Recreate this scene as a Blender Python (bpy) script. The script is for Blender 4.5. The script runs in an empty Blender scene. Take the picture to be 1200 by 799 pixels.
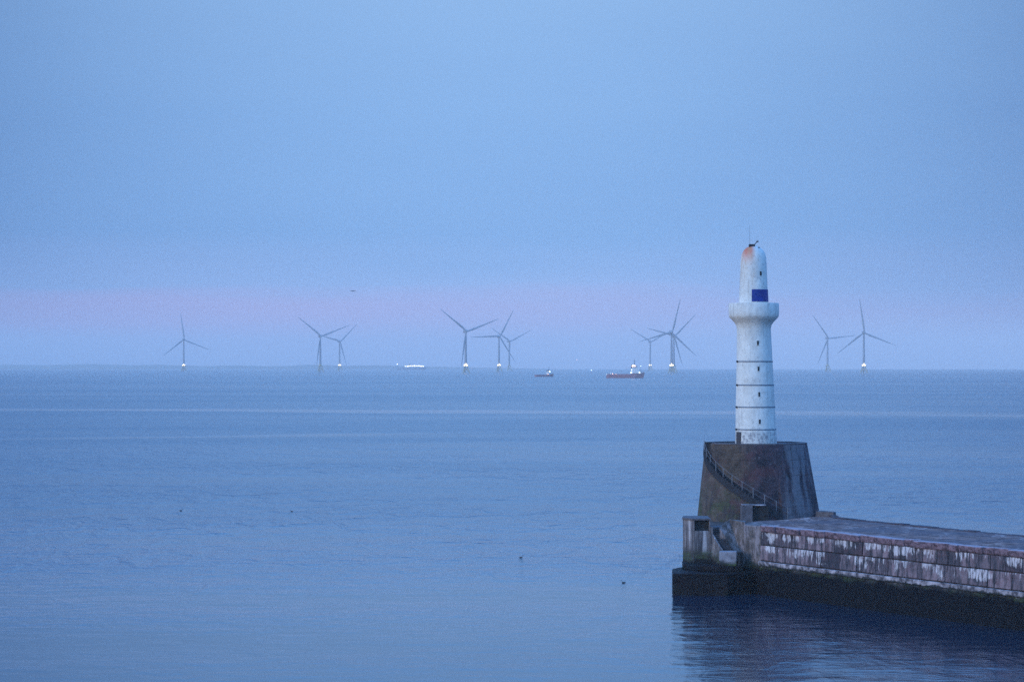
import bpy, bmesh, math, random
from mathutils import Vector, Matrix

random.seed(11)
S = bpy.context.scene
COL = S.collection
PI = math.pi
R = math.radians

# ------------------------------------------------------------------ camera
F = 3150.0          # focal length in photo pixels (photo 1200 px wide)
EYE = 424.5         # photo row of the eye level
H = 23.0            # eye height over the sea
RE = 7.4e6          # earth radius with refraction
cam_d = bpy.data.cameras.new('camera')
cam = bpy.data.objects.new('camera', cam_d)
COL.objects.link(cam)
cam.location = (0, 0, H)
cam.rotation_euler = (R(90), 0, 0)
cam_d.sensor_width = 36.0
cam_d.lens = F / 1200.0 * 36.0
cam_d.shift_y = (EYE - 399.5) / 1200.0
cam_d.clip_start = 0.5
cam_d.clip_end = 120000
S.camera = cam


def srgb(r, g, b, a=1.0):
    def f(c):
        c /= 255.0
        return c / 12.92 if c <= 0.04045 else ((c + 0.055) / 1.055) ** 2.4
    return (f(r), f(g), f(b), a)


# ------------------------------------------------------------------ world: dusk sky
SUN_EL, SUN_AZ = R(9), R(238)          # low, behind the camera and to the left
W = bpy.data.worlds.new('World')
S.world = W
W.use_nodes = True
wn, wl = W.node_tree.nodes, W.node_tree.links
wn.clear()
wo = wn.new('ShaderNodeOutputWorld')
bg = wn.new('ShaderNodeBackground')
bg.inputs['Strength'].default_value = 1.0
wl.new(bg.outputs[0], wo.inputs[0])
tc = wn.new('ShaderNodeTexCoord')
sep = wn.new('ShaderNodeSeparateXYZ')
wl.new(tc.outputs['Generated'], sep.inputs[0])


def wmath(op, a, b=None, c=None, clamp=False):
    n = wn.new('ShaderNodeMath')
    n.operation = op
    n.use_clamp = clamp
    for i, v in enumerate((a, b, c)):
        if v is None:
            continue
        if isinstance(v, (int, float)):
            n.inputs[i].default_value = v
        else:
            wl.new(v, n.inputs[i])
    return n.outputs[0]


# soft horizontal cloud wisps bend the elevation a little before the gradient is read
mp = wn.new('ShaderNodeMapping')
mp.inputs['Scale'].default_value = (5.0, 5.0, 60.0)
wl.new(tc.outputs['Generated'], mp.inputs[0])
nz = wn.new('ShaderNodeTexNoise')
nz.inputs['Scale'].default_value = 1.3
nz.inputs['Detail'].default_value = 4
nz.inputs['Roughness'].default_value = 0.55
wl.new(mp.outputs[0], nz.inputs['Vector'])
wob = wmath('MULTIPLY', wmath('SUBTRACT', nz.outputs['Fac'], 0.5), 0.022)
zz = wmath('MAXIMUM', sep.outputs['Z'], 0.0)
zz = wmath('ADD', zz, wmath('MULTIPLY', wob, wmath('MULTIPLY', zz, 40.0, clamp=True)))
zr = wmath('POWER', wmath('MAXIMUM', zz, 0.0), 0.5)        # more room near the horizon
ramp = wn.new('ShaderNodeValToRGB')
wl.new(zr, ramp.inputs[0])
SKY = [(0.0000, (150, 178, 234)),
       (0.0050, (164, 183, 236)),
       (0.0120, (168, 184, 236)),
       (0.0190, (160, 178, 232)),
       (0.0270, (146, 180, 236)),
       (0.0500, (125, 172, 230)),
       (0.0900, (131, 176, 231)),
       (0.1350, (139, 181, 232)),
       (0.2300, (116, 184, 254)),
       (0.5000, (128, 176, 242)),
       (1.0000, (102, 172, 255))]
els = ramp.color_ramp.elements
els[0].position = 0.0
els[0].color = srgb(*SKY[0][1])
els[1].position = 1.0
els[1].color = srgb(*SKY[-1][1])
for z, c in SKY[1:-1]:
    e = els.new(math.sqrt(z))
    e.color = srgb(*c)
# the dusk pink lies as a low band, strongest to the left
pk = wmath('MULTIPLY', wmath('SMOOTH_MIN', 1.0, wmath('DIVIDE', wmath('MAXIMUM', wmath('SUBTRACT', zz, 0.006), 0.0), 0.011), 0.3),
           wmath('SUBTRACT', 1.0, wmath('DIVIDE', wmath('SUBTRACT', zz, 0.0200), 0.0080), clamp=True), clamp=True)
pkl = wn.new('ShaderNodeMapRange')
pkl.interpolation_type = 'SMOOTHSTEP'
pkl.inputs['From Min'].default_value = 0.16
pkl.inputs['From Max'].default_value = -0.17
pkl.inputs['To Min'].default_value = 0.25
pkl.inputs['To Max'].default_value = 1.0
wl.new(sep.outputs['X'], pkl.inputs['Value'])
pkm = wn.new('ShaderNodeMix')
pkm.data_type = 'RGBA'
wl.new(wmath('MULTIPLY', wmath('MULTIPLY', pk, pkl.outputs[0]), wmath('ADD', 0.35, nz.outputs['Fac']), clamp=True), pkm.inputs['Factor'])
wl.new(ramp.outputs['Color'], pkm.inputs['A'])
pkm.inputs['B'].default_value = srgb(184, 174, 228)
# unseen upper sky boosted, added to light the sea, tower and haze
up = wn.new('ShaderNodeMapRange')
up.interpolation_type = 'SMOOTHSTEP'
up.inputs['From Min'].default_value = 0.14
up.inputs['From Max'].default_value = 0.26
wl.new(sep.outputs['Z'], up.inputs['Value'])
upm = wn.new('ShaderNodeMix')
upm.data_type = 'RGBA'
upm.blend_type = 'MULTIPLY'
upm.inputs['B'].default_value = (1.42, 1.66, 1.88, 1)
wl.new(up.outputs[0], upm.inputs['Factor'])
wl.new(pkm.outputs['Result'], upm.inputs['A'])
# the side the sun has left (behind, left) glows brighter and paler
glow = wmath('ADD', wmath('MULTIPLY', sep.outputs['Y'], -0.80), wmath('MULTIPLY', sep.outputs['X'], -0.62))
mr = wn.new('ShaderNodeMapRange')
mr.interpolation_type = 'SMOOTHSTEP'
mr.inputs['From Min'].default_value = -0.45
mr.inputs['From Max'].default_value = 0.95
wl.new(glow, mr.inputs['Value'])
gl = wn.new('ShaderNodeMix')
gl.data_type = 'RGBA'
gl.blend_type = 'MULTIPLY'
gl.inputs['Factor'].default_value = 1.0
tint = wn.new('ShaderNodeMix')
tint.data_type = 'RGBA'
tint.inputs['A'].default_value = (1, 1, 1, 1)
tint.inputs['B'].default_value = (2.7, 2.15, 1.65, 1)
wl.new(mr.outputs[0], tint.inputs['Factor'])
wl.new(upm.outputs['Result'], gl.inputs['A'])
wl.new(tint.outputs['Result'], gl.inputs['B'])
# broad uneven tone across the sky: dimmer towards the right and far left
az = wmath('DIVIDE', sep.outputs['X'], wmath('MAXIMUM', sep.outputs['Y'], 0.2))
azd = wmath('ADD', az, 0.005)
dim = wmath('SUBTRACT', 1.02, wmath('MULTIPLY', wmath('MULTIPLY', azd, azd), 9.5))
dim = wmath('MAXIMUM', dim, 0.66)
nz2 = wn.new('ShaderNodeTexNoise')
nz2.inputs['Scale'].default_value = 7.0
nz2.inputs['Detail'].default_value = 3
mp2 = wn.new('ShaderNodeMapping')
mp2.inputs['Scale'].default_value = (1.0, 1.0, 4.0)
wl.new(tc.outputs['Generated'], mp2.inputs[0])
wl.new(mp2.outputs[0], nz2.inputs['Vector'])
dim = wmath('ADD', dim, wmath('MULTIPLY', wmath('SUBTRACT', nz2.outputs['Fac'], 0.5), 0.10))
sc_ = wn.new('ShaderNodeMix')
sc_.data_type = 'RGBA'
sc_.blend_type = 'MULTIPLY'
sc_.inputs['Factor'].default_value = 1.0
cmb = wn.new('ShaderNodeCombineColor')
for i, ex in enumerate((1.25, 1.0, 0.7)):
    wl.new(wmath('POWER', dim, ex), cmb.inputs[i])
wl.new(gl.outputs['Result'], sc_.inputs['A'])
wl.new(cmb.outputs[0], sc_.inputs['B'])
# physical sky underneath, low sun
sky = wn.new('ShaderNodeTexSky')
sky.sky_type = 'NISHITA'
sky.sun_disc = False
sky.sun_elevation = SUN_EL
sky.sun_rotation = SUN_AZ
add = wn.new('ShaderNodeMix')
add.data_type = 'RGBA'
add.blend_type = 'ADD'
add.inputs['Factor'].default_value = 0.004
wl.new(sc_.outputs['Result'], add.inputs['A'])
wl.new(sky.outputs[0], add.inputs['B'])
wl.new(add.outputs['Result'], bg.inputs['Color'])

# ------------------------------------------------------------------ sun (after-glow, very soft)
sd = bpy.data.lights.new('sun', 'SUN')
sd.energy = 1.35
sd.angle = R(25)
sd.color = (1.0, 0.84, 0.64)
sun = bpy.data.objects.new('sun', sd)
COL.objects.link(sun)
sv = Vector((math.sin(SUN_AZ) * math.cos(SUN_EL), math.cos(SUN_AZ) * math.cos(SUN_EL), math.sin(SUN_EL)))
sun.rotation_euler = (-sv).to_track_quat('-Z', 'Y').to_euler()
sun.location = (-60, -60, 60)

# ------------------------------------------------------------------ exposure / render
S.view_settings.view_transform = 'Standard'
S.view_settings.look = 'None'
S.view_settings.gamma = 1.0
S.view_settings.exposure = 0.0
S.view_settings.use_curve_mapping = False
S.render.engine = 'CYCLES'
S.cycles.use_denoising = False
S.cycles.max_bounces = 6
S.cycles.diffuse_bounces = 2
S.cycles.glossy_bounces = 2
S.cycles.volume_bounces = 2
S.cycles.use_adaptive_sampling = True
S.cycles.adaptive_threshold = 0.004
S.cycles.sample_clamp_indirect = 1.6


# ================================================================== helpers
def drop(x, y):
    return -(x * x + y * y) / (2 * RE)


def P(px, row, d):
    """photo pixel at depth d -> world point"""
    return Vector(((px - 600) / F * d, d, H - (row - EYE) / F * d))


class MB:
    def __init__(s):
        s.v, s.f = [], []

    def add(s, vs, fs):
        o = len(s.v)
        s.v += [Vector(v) for v in vs]
        s.f += [tuple(i + o for i in f) for f in fs]

    def box(s, c, d, rot=0.0, jit=0.0):
        cx, cy, cz = c
        hx, hy, hz = d[0] / 2, d[1] / 2, d[2] / 2
        cr, sr = math.cos(rot), math.sin(rot)
        vs = []
        for sx, sy, sz in ((-1, -1, -1), (1, -1, -1), (1, 1, -1), (-1, 1, -1), (-1, -1, 1), (1, -1, 1), (1, 1, 1), (-1, 1, 1)):
            x = sx * hx + random.uniform(-jit, jit)
            y = sy * hy + random.uniform(-jit, jit)
            z = sz * hz + random.uniform(-jit, jit)
            vs.append((cx + x * cr - y * sr, cy + x * sr + y * cr, cz + z))
        s.add(vs, [(0, 3, 2, 1), (4, 5, 6, 7), (0, 1, 5, 4), (1, 2, 6, 5), (2, 3, 7, 6), (3, 0, 4, 7)])

    def hexa(s, b, t):
        """b, t: four bottom and four top points, counter-clockwise from above"""
        s.add(list(b) + list(t), [(3, 2, 1, 0), (4, 5, 6, 7), (0, 1, 5, 4), (1, 2, 6, 5), (2, 3, 7, 6), (3, 0, 4, 7)])

    def prism(s, poly, z0, z1):
        n = len(poly)
        zt = z1 if isinstance(z1, (list, tuple)) else [z1] * n
        vs = [(p[0], p[1], z0) for p in poly] + [(p[0], p[1], zt[i]) for i, p in enumerate(poly)]
        fs = [tuple(range(n))[::-1], tuple(range(n, 2 * n))]
        fs += [(i, (i + 1) % n, n + (i + 1) % n, n + i) for i in range(n)]
        s.add(vs, fs)

    def tube(s, a, b, ra, rb=None, n=8, cap=True):
        a, b = Vector(a), Vector(b)
        rb = ra if rb is None else rb
        ax = (b - a).normalized()
        u = ax.orthogonal().normalized()
        w = ax.cross(u)
        vs = []
        for p, r in ((a, ra), (b, rb)):
            for i in range(n):
                t = 2 * PI * i / n
                vs.append(p + u * math.cos(t) * r + w * math.sin(t) * r)
        fs = [(i, (i + 1) % n, n + (i + 1) % n, n + i) for i in range(n)]
        if cap:
            fs += [tuple(range(n))[::-1], tuple(range(n, 2 * n))]
        s.add(vs, fs)

    def lathe(s, prof, cx, cy, n=48, lean=None, close=True):
        """prof: list of (r, z); lean: function z -> x shift"""
        vs = []
        for r, z in prof:
            dx = lean(z) if lean else 0
            for i in range(n):
                t = 2 * PI * i / n
                vs.append((cx + dx + r * math.cos(t), cy + r * math.sin(t), z))
        m = len(prof)
        fs = []
        for j in range(m - 1):
            for i in range(n):
                k = (i + 1) % n
                fs.append((j * n + i, j * n + k, (j + 1) * n + k, (j + 1) * n + i))
        if close:
            fs.append(tuple(range(n))[::-1])
            fs.append(tuple(range((m - 1) * n, m * n)))
        s.add(vs, fs)

    def build(s, name, mat, parent=None, smooth=False, bevel=0.0, fix=True, angle=40, loc=None):
        me = bpy.data.meshes.new(name)
        vs = s.v if loc is None else [v - Vector(loc) for v in s.v]
        me.from_pydata([tuple(v) for v in vs], [], s.f)
        if fix:
            bm = bmesh.new()
            bm.from_mesh(me)
            bmesh.ops.recalc_face_normals(bm, faces=bm.faces)
            bm.to_mesh(me)
            bm.free()
        me.materials.append(mat)
        if smooth:
            for p in me.polygons:
                p.use_smooth = True
            if angle and hasattr(me, 'set_sharp_from_angle'):
                me.set_sharp_from_angle(angle=R(angle))
        o = bpy.data.objects.new(name, me)
        COL.objects.link(o)
        if loc is not None:
            o.location = loc
        if parent:
            o.parent = parent
        if bevel:
            b = o.modifiers.new('bevel', 'BEVEL')
            b.width = bevel
            b.segments = 2
            b.limit_method = 'ANGLE'
        return o


def tag(o, label, cat, group=None):
    o['label'] = label
    o['category'] = cat
    if group:
        o['group'] = group
    return o


def thing(name, label, cat, loc=(0, 0, 0), rz=0.0, group=None):
    o = bpy.data.objects.new(name, None)
    o.empty_display_size = 1
    COL.objects.link(o)
    o.location = loc
    o.rotation_euler = (0, 0, rz)
    return tag(o, label, cat, group)


def struct(o):
    o['kind'] = 'structure'
    return o


def copy_tree(o, parent=None):
    c = o.copy()
    COL.objects.link(c)
    c.parent = parent
    for ch in list(o.children):
        copy_tree(ch, c)
    return c


# ---------------------------------------------------------------- material helper
class NT:
    def __init__(s, name):
        s.m = bpy.data.materials.new(name)
        s.m.use_nodes = True
        s.n, s.l = s.m.node_tree.nodes, s.m.node_tree.links
        s.n.clear()
        s.out = s.n.new('ShaderNodeOutputMaterial')
        s.b = s.n.new('ShaderNodeBsdfPrincipled')
        s.l.new(s.b.outputs[0], s.out.inputs[0])
        g = s.n.new('ShaderNodeNewGeometry')
        s.pos = g.outputs['Position']
        s.nrm = g.outputs['Normal']
        sp = s.n.new('ShaderNodeSeparateXYZ')
        s.l.new(s.pos, sp.inputs[0])
        s.x, s.y, s.z = sp.outputs

    def set(s, sock, v):
        if hasattr(v, 'is_linked') or isinstance(v, bpy.types.NodeSocket):
            s.l.new(v, sock)
        else:
            sock.default_value = v

    def math(s, op, a, b=None, c=None, clamp=False):
        n = s.n.new('ShaderNodeMath')
        n.operation = op
        n.use_clamp = clamp
        for i, v in enumerate((a, b, c)):
            if v is not None:
                s.set(n.inputs[i], v)
        return n.outputs[0]

    def noise(s, scale=(1, 1, 1), detail=4, rough=0.55, off=(0, 0, 0), vec=None, dist=0.0, rot=(0, 0, 0)):
        m = s.n.new('ShaderNodeMapping')
        m.inputs['Scale'].default_value = scale
        m.inputs['Location'].default_value = off
        m.inputs['Rotation'].default_value = rot
        s.l.new(vec or s.pos, m.inputs[0])
        t = s.n.new('ShaderNodeTexNoise')
        t.inputs['Scale'].default_value = 1.0
        t.inputs['Detail'].default_value = detail
        t.inputs['Roughness'].default_value = rough
        t.inputs['Distortion'].default_value = dist
        s.l.new(m.outputs[0], t.inputs['Vector'])
        return t.outputs['Fac']

    def step(s, v, a, b):
        """0 below a, 1 above b, smooth"""
        n = s.n.new('ShaderNodeMapRange')
        n.interpolation_type = 'SMOOTHSTEP'
        if a > b:
            n.inputs['From Min'].default_value, n.inputs['From Max'].default_value = b, a
            n.inputs['To Min'].default_value, n.inputs['To Max'].default_value = 1, 0
        else:
            n.inputs['From Min'].default_value, n.inputs['From Max'].default_value = a, b
        s.set(n.inputs['Value'], v)
        return n.outputs[0]

    def mix(s, f, a, b, mode='MIX'):
        n = s.n.new('ShaderNodeMix')
        n.data_type = 'RGBA'
        n.blend_type = mode
        s.set(n.inputs['Factor'], f)
        s.set(n.inputs['A'], a)
        s.set(n.inputs['B'], b)
        return n.outputs['Result']

    def ramp(s, v, stops):
        n = s.n.new('ShaderNodeValToRGB')
        e = n.color_ramp.elements
        e[0].position, e[0].color = stops[0][0], stops[0][1]
        e[1].position, e[1].color = stops[-1][0], stops[-1][1]
        for p, c in stops[1:-1]:
            x = e.new(p)
            x.color = c
        s.set(n.inputs[0], v)
        return n.outputs[0]

    def bump(s, h, dist=0.05, strength=1.0, normal=None):
        n = s.n.new('ShaderNodeBump')
        n.inputs['Distance'].default_value = dist
        s.set(n.inputs['Strength'], strength)
        s.set(n.inputs['Height'], h)
        if normal is not None:
            s.l.new(normal, n.inputs['Normal'])
        return n.outputs[0]

    def col(s, c):
        s.set(s.b.inputs['Base Color'], c)
        return s

    def rough(s, v):
        s.set(s.b.inputs['Roughness'], v)
        return s

    def normal(s, v):
        s.l.new(v, s.b.inputs['Normal'])
        return s


def plain(name, c, rough=0.6, metal=0.0, var=0.15, sc=2.0):
    t = NT(name)
    n = t.noise((sc, sc, sc), 5)
    lo = tuple(x * (1 - var) for x in c[:3]) + (1,)
    hi = tuple(min(1, x * (1 + var)) for x in c[:3]) + (1,)
    t.col(t.ramp(n, [(0.3, lo), (0.7, hi)])).rough(rough)
    t.b.inputs['Metallic'].default_value = metal
    return t.m


def glow_mat(name, c, strength):
    t = NT(name)
    t.col((c[0] * .5, c[1] * .5, c[2] * .5, 1))
    t.b.inputs['Emission Color'].default_value = c
    t.b.inputs['Emission Strength'].default_value = strength
    t.m.cycles.emission_sampling = 'NONE'
    return t.m


# ================================================================== sea
def sea_material():
    t = NT('sea_water')
    t.b.inputs['IOR'].default_value = 1.37
    # zones: ruffled open water beyond the breakwater, calmer inside, slicks
    yy = t.math('ADD', t.y, t.math('MULTIPLY', t.x, 0.30))
    wob = t.noise((0.0022, 0.006, 1), 4, off=(3, 1, 0))
    patch = t.noise((0.010, 0.018, 1), 4, off=(7, 4, 0), rot=(0, 0, 0.14))
    patch2 = t.noise((0.0016, 0.0052, 1), 4, off=(17, 4, 0), rot=(0, 0, 0.10))
    # narrow slick about 1.2 km out
    ys = t.math('ADD', t.math('ADD', t.y, t.math('MULTIPLY', t.x, 0.24)), t.math('MULTIPLY', t.math('SUBTRACT', wob, 0.5), 330))
    sl = t.math('MULTIPLY', t.step(ys, 1185, 1215), t.step(ys, 1300, 1250))
    ys2 = t.math('ADD', t.y, t.math('ADD', t.math('MULTIPLY', t.x, -0.55), t.math('MULTIPLY', t.math('SUBTRACT', wob, 0.5), 120)))
    sl2 = t.math('MULTIPLY', t.step(ys2, 868, 884), t.step(ys2, 912, 896))
    sl2 = t.math('MULTIPLY', sl2, t.step(t.x, 20, -60))
    slick = t.math('MAXIMUM', t.math('MULTIPLY', sl, 0.75), t.math('MULTIPLY', sl2, 0.5))
    far = t.step(t.y, 240, 900)
    calm = t.step(t.y, 330, 215)
    openw = t.step(patch2, 0.30, 0.65)
    rg = t.math('ADD', 0.13, t.math('MULTIPLY', far, 0.08))
    rg = t.math('ADD', rg, t.math('MULTIPLY', t.math('SUBTRACT', openw, 0.5), 0.07))
    rg = t.math('SUBTRACT', rg, t.math('MULTIPLY', calm, 0.02))
    rg = t.math('SUBTRACT', rg, t.math('MULTIPLY', slick, 0.13))
    t.rough(rg)
    # waves
    w1 = t.noise((0.20, 0.34, 1), 5, 0.60, off=(2, 9, 0), rot=(0, 0, 0.10), dist=0.4)   # wavelets
    w2 = t.noise((0.9, 1.6, 1), 3, 0.55, off=(5, 2, 0), rot=(0, 0, -0.14))
    w3 = t.noise((0.21, 0.075, 1), 3, 0.6, off=(1, 3, 0), rot=(0, 0, 0.25), dist=0.8)
    w4 = t.noise((0.012, 0.030, 1), 3, 0.5, off=(6, 3, 0), rot=(0, 0, 0.12))
    sharp = t.math('POWER', w1, 1.7)
    h = t.math('ADD', t.math('MULTIPLY', sharp, 1.0), t.math('MULTIPLY', w2, 0.10))
    mid = t.step(t.y, 235, 420)
    h = t.math('ADD', h, t.math('MULTIPLY', t.math('MULTIPLY', t.math('POWER', w3, 2.2), 5.6), t.math('ADD', 0.25, t.math('MULTIPLY', mid, 0.75))))
    h = t.math('ADD', h, t.math('MULTIPLY', w4, 1.2))
    amp = t.math('MULTIPLY', t.math('ADD', 0.35, t.math('MULTIPLY', t.step(patch, 0.32, 0.66), 0.9)),
                 t.math('SUBTRACT', 1.0, t.math('MULTIPLY', calm, 0.66)))
    amp = t.math('MULTIPLY', amp, t.math('SUBTRACT', 1.0, t.math('MULTIPLY', slick, 0.8)))
    h = t.math('MULTIPLY', h, amp)
    t.normal(t.bump(h, 0.30, 1.0))
    t.col((0.005, 0.022, 0.048, 1))
    return t.m


def make_sea():
    m = MB()
    nseg = 192
    radii = [4.0]
    while radii[-1] < 24000:
        radii.append(radii[-1] * 1.10)
    radii.append(24500)
    vs = [(0, 0, 0)]
    for r in radii:
        for i in range(nseg):
            a = 2 * PI * i / nseg
            vs.append((r * math.sin(a), r * math.cos(a), -r * r / (2 * RE)))
    fs = [(0, 1 + (i + 1) % nseg, 1 + i) for i in range(nseg)]
    for j in range(len(radii) - 1):
        a, b = 1 + j * nseg, 1 + (j + 1) * nseg
        for i in range(nseg):
            k = (i + 1) % nseg
            fs.append((a + i, a + k, b + k, b + i))
    m.add(vs, fs)
    o = m.build('sea', sea_material(), smooth=True, angle=None, fix=False)
    return struct(o)


sea = make_sea()

# low distant coast on the left
m = MB()
prev = None
N = 90
pts = []
for i in range(N + 1):
    px = -260 + i * (900 / N)
    d = 18600
    fade = min(1, max(0, (640 - px) / 260))
    h = (25 + 5 * math.sin(px * .017) + 3 * math.sin(px * .071 + 1) + random.uniform(-1.2, 1.2)) * fade + 1.5
    x = (px - 600) / F * d
    pts.append((x, d, drop(x, d), h))
vs, fs = [], []
for i, (x, y, z, h) in enumerate(pts):
    vs += [(x, y - 500, z - 3), (x, y - 380, z + h * 0.45), (x, y, z + h), (x, y + 900, z + h * .9), (x, y + 1500, z - 6)]
for i in range(N):
    for k in range(4):
        a, b = i * 5 + k, (i + 1) * 5 + k
        fs.append((a, b, b + 1, a + 1))
m.add(vs, fs)
t = NT('coast_land')
t.col(t.ramp(t.noise((0.004, 0.004, 0.05), 4), [(0.35, (0.035, 0.06, 0.04, 1)), (0.65, (0.10, 0.12, 0.08, 1))])).rough(0.95)
coast = struct(m.build('hills', t.m, smooth=True))

# ================================================================== stone materials
GRANITE_LO = (0.030, 0.024, 0.034, 1)
GRANITE_HI = (0.28, 0.20, 0.215, 1)


def tidal(t, base, top=2.75, spread=0.5, green=True):
    """weed and algae below the high-water mark"""
    e = t.noise((0.55, 0.55, 0.9), 5, 0.65, off=(4, 4, 4))
    zz = t.math('ADD', t.z, t.math('MULTIPLY', t.math('SUBTRACT', e, 0.5), 1.6))
    n = t.noise((2.2, 2.2, 2.8), 5, 0.7)
    weed = t.ramp(n, [(0.32, (0.001, 0.001, 0.003, 1)), (0.55, (0.003, 0.003, 0.005, 1)), (0.75, (0.022, 0.017, 0.018, 1))])
    gr = t.ramp(t.noise((1.5, 1.5, 2.2), 5, 0.7, off=(9, 1, 2)), [(0.38, (0.018, 0.022, 0.020, 1)), (0.68, (0.075, 0.105, 0.030, 1))])
    sp_ = t.noise((3.5, 3.5, 3.5), 3, 0.6, off=(6, 6, 1))
    weed = t.mix(t.math('MULTIPLY', t.step(sp_, 0.64, 0.72), 0.6), weed, (0.040, 0.030, 0.034, 1))
    if green:
        gm_ = t.step(t.noise((0.35, 0.35, 0.6), 4, 0.6, off=(2, 6, 6)), 0.40, 0.62)
        dk_ = t.mix(gm_, (0.045, 0.040, 0.042, 1), gr)
        base = t.mix(t.step(zz, top + spread, top + spread * 0.2), base, dk_)
    return t.mix(t.step(zz, top + 0.12, top - 0.35), base, weed)


def wall_material(streaks=True, name='granite_wall', green=True, bright=1.0):
    t = NT(name)
    at = t.n.new('ShaderNodeAttribute')
    at.attribute_name = 'tone'
    g = t.noise((1.6, 1.6, 1.6), 6, 0.65)
    dk = t.noise((1.5, 1.5, 0.45), 5, 0.7, off=(2, 3, 1), dist=0.5)            # vertical run stains
    base = t.ramp(t.math('ADD', t.math('MULTIPLY', at.outputs['Fac'], 0.55), t.math('MULTIPLY', g, 0.5)),
                  [(0.25, tuple(c * bright for c in GRANITE_LO[:3]) + (1,)), (0.75, tuple(c * bright for c in GRANITE_HI[:3]) + (1,))])
    base = t.mix(t.math('MULTIPLY', t.step(dk, 0.40, 0.62), 0.85), base, (0.035, 0.034, 0.045, 1))
    red = t.noise((0.5, 0.5, 0.9), 3, off=(8, 0, 5))
    base = t.mix(t.math('MULTIPLY', t.step(red, 0.50, 0.70), 0.4), base, (0.16, 0.075, 0.085, 1))
    if streaks:
        s1 = t.noise((2.1, 2.1, 0.30), 5, 0.75, off=(1, 7, 0), dist=0.4)
        big = t.noise((0.30, 0.30, 0.5), 3, off=(5, 5, 5))
        k1 = t.math('MULTIPLY', t.step(t.z, 6.25, 6.05), t.step(t.z, 4.95, 5.9))
        k2 = t.math('MULTIPLY', t.step(t.z, 4.90, 4.84), t.step(t.z, 3.4, 4.7))
        k = t.math('MAXIMUM', k1, k2)
        thr = t.math('ADD', t.math('MULTIPLY', s1, 1.0), t.math('ADD', t.math('MULTIPLY', k, 0.20), t.math('MULTIPLY', t.math('SUBTRACT', big, 0.5), 0.95)))
        wmask = t.math('MULTIPLY', t.step(thr, 0.66, 0.74), t.step(k, 0.0, 0.12))
        fine = t.noise((5, 5, 1.2), 4, 0.7, off=(2, 2, 7))
        wmask = t.math('MULTIPLY', wmask, t.step(fine, 0.30, 0.55))
        base = t.mix(t.math('MULTIPLY', wmask, 0.9), base, (0.66, 0.61, 0.62, 1))
        d2 = t.noise((2.6, 2.6, 0.42), 5, 0.72, off=(11, 7, 3), dist=0.6)
        base = t.mix(t.math('MULTIPLY', t.step(d2, 0.53, 0.61), 0.9), base, (0.014, 0.014, 0.02, 1))
    base = tidal(t, base, green=green)
    t.col(base).rough(0.85)
    t.normal(t.bump(g, 0.16, 0.8))
    return t.m


M_WALL = wall_material()
M_WALL_PLAIN = wall_material(False, 'granite_plain', bright=1.25)

t = NT('deck_stone')
g = t.noise((0.9, 0.9, 0.9), 6, 0.65)
p2 = t.noise((0.12, 0.12, 0.3), 4, off=(3, 3, 3))
c = t.ramp(g, [(0.38, (0.075, 0.040, 0.036, 1)), (0.62, (0.35, 0.215, 0.185, 1))])
c = t.mix(t.math('MULTIPLY', t.step(p2, 0.42, 0.62), 0.7), c, (0.12, 0.10, 0.115, 1))
along = t.math('ADD', t.math('MULTIPLY', t.x, 0.470), t.math('MULTIPLY', t.y, -0.882))
fr = t.math('FRACT', t.math('DIVIDE', t.math('ADD', along, t.math('MULTIPLY', p2, 1.2)), 1.9))
c = t.mix(t.math('MULTIPLY', t.step(t.math('ABSOLUTE', t.math('SUBTRACT', fr, 0.5)), 0.05, 0.02), 0.5), c, (0.05, 0.045, 0.055, 1))
pale = t.noise((0.55, 0.12, 1), 5, 0.7, off=(1, 8, 0))
c = t.mix(t.math('MULTIPLY', t.step(pale, 0.54, 0.68), 0.6), c, (0.56, 0.43, 0.40, 1))
t.col(c).rough(0.9)
t.normal(t.bump(g, 0.22, 0.9))
t.b.inputs['Specular IOR Level'].default_value = 0.2
M_DECK = t.m

t = NT('ledge_concrete')
g = t.noise((1.2, 1.2, 1.2), 6, 0.65)
c = t.ramp(g, [(0.40, (0.07, 0.06, 0.07, 1)), (0.64, (0.50, 0.44, 0.46, 1))])
lw = t.noise((0.8, 0.8, 1.8), 5, 0.75, off=(4, 4, 0))
c = t.mix(t.step(t.math('ADD', t.z, t.math('MULTIPLY', t.math('SUBTRACT', lw, 0.5), 1.1)), 3.05, 2.88), c, (0.02, 0.022, 0.022, 1))
t.col(c).rough(0.85)
t.normal(t.bump(g, 0.1, 0.7))
M_LEDGE = t.m

t = NT('weedy_foundation')
g = t.noise((1.3, 1.3, 1.3), 6, 0.7)
base = t.ramp(g, [(0.3, (0.10, 0.09, 0.10, 1)), (0.7, (0.26, 0.24, 0.24, 1))])
t.col(tidal(t, base, top=2.72, spread=0.35)).rough(0.75)
t.normal(t.bump(g, 0.35, 1.0))
t.b.inputs['Specular IOR Level'].default_value = 0.15
M_FOUND = t.m

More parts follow.
